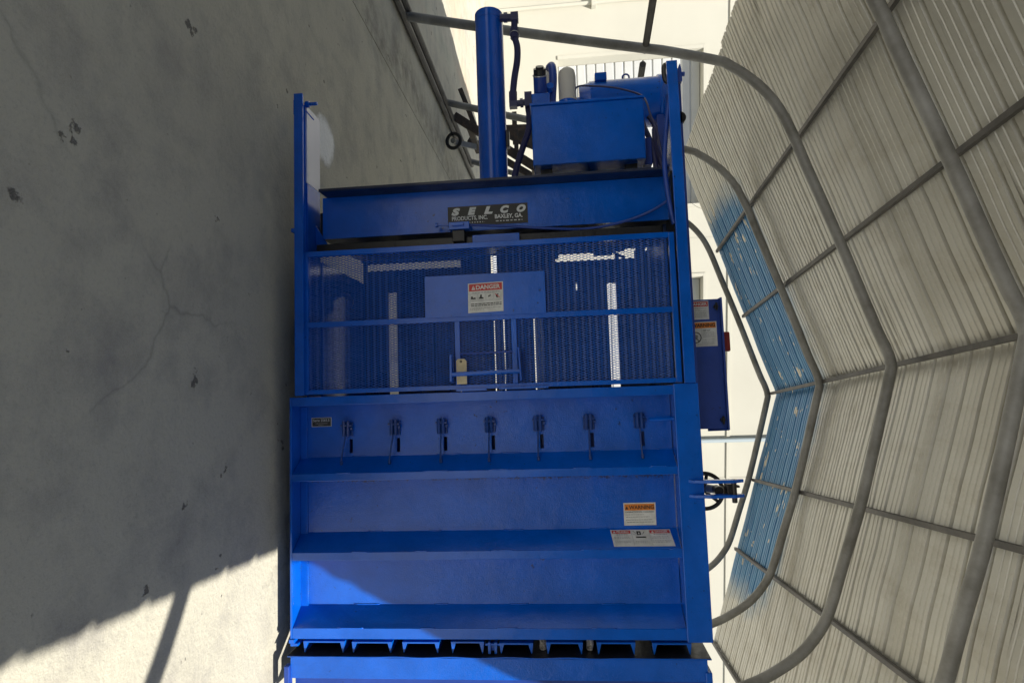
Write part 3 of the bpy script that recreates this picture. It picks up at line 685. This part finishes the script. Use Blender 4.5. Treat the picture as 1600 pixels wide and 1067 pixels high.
for i in range(n + 1):
    u = -1.0 + 1.985 * i / n; z = -1.2325 + .0022 * math.sin(u * 23) * (1 if abs(u) < .55 else .2); vs += [(u, -.024, z), (u, -.024, z - .005), (u, .9, z), (u, .9, z - .005)]; lip.append((u, -.027, z - .0025))
fs = []
for i in range(n):
    a = 4 * i; fs += [(a, a + 1, a + 5, a + 4), (a, a + 4, a + 6, a + 2), (a + 1, a + 3, a + 7, a + 5)]
fpl = m.add(vs, fs).build('floor_plate', BLACK, bal)  # plate coloured black for the shade in the channel mouths
MB().tube(lip, .0032, 6).build('plate_lip', BLUE, fpl, smooth=True)
bs = MB().box(-.988, .968, -.022, .0, -1.336, -1.240).build('base_beam', BLUE_PANEL, bal, bevel=.002)
MB().box(-.988, .983, .03, .04, -1.43, -1.336).build('base_skirt', BLUE_DULL, bs); MB().box(-.988, .983, -.022, .9, -1.445, -1.43).build('base_flange', BLUE, bs)
MB().box(.955, .985, -.03, .3, -1.43, -1.292).build('base_end', BLUE, bs, bevel=.004)
MB().box(-1.012, -.988, -.04, .0, -1.42, -1.275).build('base_lug', BLUE_DULL, bs, bevel=.003)
MB().box(-1.005, -.975, -.005, .04, -1.185, -1.166).box(-1.0, -.96, .0, .06, -1.20, -1.186).build('hinge_block', BLUE, bal, bevel=.003)
MB().box(-.99, .98, .88, .92, -1.43, -1.17).build('base_rear', BLUE, bal)

# ---- hydraulic cylinder and hoses
cy = MB().cyl((.028, .36, 1.07), (.028, .36, 2.115), .080, 48).build('hydraulic_cylinder', BLUE_CYL, bal, smooth='auto')
MB().cyl((.028, .36, 2.1155), (.028, .36, 2.162), .0815, 48).build('end_cap', BLUE_CYL, cy, bevel=.004, smooth='auto')
MB().box(.105, .125, .33, .37, 1.36, 1.46).build('port_block', BLACK, cy, bevel=.004)
MB().tube([(.10, .3, 2.10), (.182, .3, 2.094)], .021, 10).cyl((.120, .3, 2.1), (.140, .3, 2.099), .027, 8).box(.160, .202, .28, .32, 2.07, 2.118).build('port_elbow', NAVY, cy, smooth='auto')
MB().tube(smoothpath([(.18, .3, 2.08), (.177, .3, 1.99), (.190, .3, 1.92), (.187, .3, 1.84), (.170, .3, 1.75), (.158, .3, 1.66), (.156, .3, 1.59)], 6), .0185, 10).build('hydraulic_hose', NAVY, bal, smooth='auto')
MB().cyl((.178, .3, 2.03), (.177, .3, 1.97), .024, 8).cyl((.157, .3, 1.66), (.156, .3, 1.60), .023, 8).box(.135, .178, .28, .32, 1.568, 1.602).cyl((.17, .3, 1.59), (.235, .3, 1.595), .018, 8).cyl((.195, .3, 1.592), (.212, .3, 1.593), .025, 6).box(.222, .262, .26, .34, 1.555, 1.635).build('hose_fitting', NAVY, bal, smooth='auto')
MB().tube(smoothpath([(.241, .3, 1.57), (.243, .3, 1.49), (.236, .3, 1.43), (.210, .3, 1.36), (.178, .3, 1.27), (.150, .3, 1.17), (.145, .3, 1.07)], 6), .0175, 10).build('hydraulic_hose', NAVY, bal, smooth='auto')
MB().ring((.178, .3, 1.995), (0.1, .3, 1), .026, .003, 20, 6).build('hose_clamp', STEEL, bal, smooth=True)

# ---- power unit
tk = MB().box(.262, .838, .10, .50, 1.150, 1.468).build('oil_tank', BLUE, bal, bevel=.006)
MB().box(.255, .845, .092, .51, 1.468, 1.480).build('tank_lid', BLUE, tk, bevel=.003)
MB().box(.27, .83, .14, .48, 1.07, 1.085).box(.30, .36, .16, .46, 1.085, 1.149).box(.74, .80, .16, .46, 1.085, 1.149).build('tank_foot', BLACK, tk)
MB().box(.20, .262, .3, .36, 1.07, 1.15).build('tank_bracket', BLUE_DULL, tk, bevel=.003)
MB().box(.262, .362, .22, .34, 1.481, 1.60).build('valve_block', BLUE, tk, bevel=.006)
MB().cyl((.31, .30, 1.60), (.312, .22, 1.70), .036, 20).build('relief_valve', BLUE_DULL, tk, smooth='auto')
MB().cyl((.312, .222, 1.70), (.313, .200, 1.725), .034, 20).cyl((.313, .20, 1.725), (.3135, .192, 1.733), .022, 20).build('valve_cap', BLACK, tk, smooth='auto')
MB().ring((.312, .222, 1.70), (.01, -.7, .75), .036, .004, 24, 6).build('cap_ring', STEEL, tk, smooth=True)
MB().tube(smoothpath([(.372, .34, 1.50), (.374, .34, 1.62), (.384, .34, 1.74), (.380, .37, 1.83), (.366, .45, 1.87)], 6), .023, 12).build('suction_hose', BLUE_DULL, tk, smooth='auto')
MB().cyl((.362, .30, 1.655), (.364, .27, 1.665), .022, 14).build('pressure_gauge', BLUE, tk, smooth='auto')
MB().box(.345, .40, .50, .505, 1.72, 1.90).build('data_card', GREYF, tk)
fl = MB().tube([(.462, .36, 1.56), (.462, .36, 1.755), (.462, .36, 1.785), (.462, .36, 1.80)], [.050, .050, .044, .028], 28).build('oil_filter', GREYF, tk, smooth='auto')
MB().cyl((.458, .30, 1.481), (.458, .30, 1.575), .052, 28).build('filter_head', BLUE, tk, smooth='auto')
mo = MB().cyl((.60, .62, 1.70), (1.0, .62, 1.70), .142, 40).build('motor', BLUE, bal, smooth='auto')
MB().cyl((1.0, .62, 1.70), (1.04, .62, 1.70), .152, 40).cyl((1.04, .62, 1.70), (1.10, .62, 1.70), .12, 32, .10).build('end_bell', BLUE, mo, bevel=.006, smooth='auto')
MB().cyl((.535, .62, 1.70), (.60, .62, 1.70), .12, 32, .138).cyl((.50, .62, 1.70), (.535, .62, 1.70), .06, 20).build('end_bell', BLUE, mo, smooth='auto')
MB().box(.63, .70, .50, .62, 1.80, 1.848).build('terminal_box', BLUE, mo, bevel=.005)
MB().ring((.826, .62, 1.868), (0, 1, 0), .020, .0055, 24, 8).cyl((.826, .62, 1.838), (.826, .62, 1.852), .012, 10).build('eye_bolt', BLUE_DULL, mo, smooth=True)
for a, b in ((.98, 1.03), (.55, .62)): MB().box(a, b, .52, .72, 1.07, 1.575).build('motor_mount', BLUE_DULL, mo, bevel=.004)
MB().cyl((1.02, .53, 1.60), (1.02, .52, 1.60), .02, 12).build('bell_bolt', BLUE, mo)
MB().tube(smoothpath([(.50, .34, 1.60), (.50, .34, 1.66), (.53, .34, 1.685), (.60, .34, 1.68), (.70, .33, 1.66), (.78, .3, 1.62), (.85, .25, 1.56), (.868, .18, 1.48), (.875, .14, 1.40), (.895, .10, 1.30), (.905, .08, 1.20), (.92, .07, 1.09)], 5), .0055, 8).build('control_cable', NAVY, bal, smooth='auto')
MB().tube(smoothpath([(.50, .2, 1.495), (.56, .2, 1.515), (.63, .2, 1.513), (.69, .19, 1.492)], 5), .005, 8).build('control_cable', STEEL, bal, smooth='auto')
MB().tube(smoothpath([(.856, .3, 1.46), (.862, .28, 1.40), (.885, .24, 1.30), (.90, .22, 1.20), (.905, .2, 1.07)], 5), .015, 8).build('hydraulic_hose', NAVY, bal, smooth='auto')
MB().tube(smoothpath([(.90, .32, 1.47), (.925, .3, 1.40), (.915, .26, 1.28), (.94, .24, 1.16), (.95, .2, 1.07)], 5), .014, 8).build('hydraulic_hose', NAVY, bal, smooth='auto')
MB().cyl((.845, .28, 1.41), (.845, .28, 1.37), .022, 12).cyl((.842, .28, 1.30), (.87, .28, 1.30), .018, 10).box(.845, .885, .2, .3, 1.155, 1.30).build('pump_fitting', BLUE_DULL, bal, bevel=.003)
m = MB(); fp = smoothpath([(.942, .0, 1.42), (.940, .0, 1.37), (.920, .0, 1.224), (.907, .0, 1.095), (.910, .0, .967), (.924, .0, .839), (.936, .0, .775)], 26)
m.tube(fp, [.0135 if i % 2 else .0105 for i in range(len(fp))], 10)
m.build('flexible_conduit', BLUE_DULL, bal, smooth=True)

# ---- timbers under the machine and the card tag tied to its gate
for k, (w, lb) in enumerate(((-1.0, 'timber under the foot of the baler'), (.35, 'timber under the mesh gate of the baler'))):
    u1 = -1.012 if k == 0 else -.965
    tag(MB().box(GU + .001, u1 + (.012 if k == 0 else .003), .26, .86, w - .07, w + .07).build('timber_block', TIMBER, None, bevel=.004, org=(GU, .5, w)), 'short squared ' + lb, 'timber', 'timbers under the baler')
d = MB()
d.add([(-.144, -.020, .038), (-.094, -.022, .038), (-.094, -.022, .150), (-.103, -.022, .160), (-.137, -.020, .160), (-.145, -.020, .152)], [(0, 1, 2, 3, 4, 5)])
d.v += [(u, v + .0014, w) for u, v, w in d.v]; d.f += [(11, 10, 9, 8, 7, 6)] + [(i, (i + 1) % 6 + 0, (i + 1) % 6 + 6, i + 6) for i in range(6)]; d.m += [0] * 7
tg = d.build('card_tag', TAG, None, org=(-.12, -.02, .1)); tag(tg, 'cream card tag tied to the mesh gate behind its pull handle', 'tag')
MB().ring((-.121, -.0225, .148), (0, 1, 0), .004, .0018, 16, 6).build('eyelet', RUST, tg)
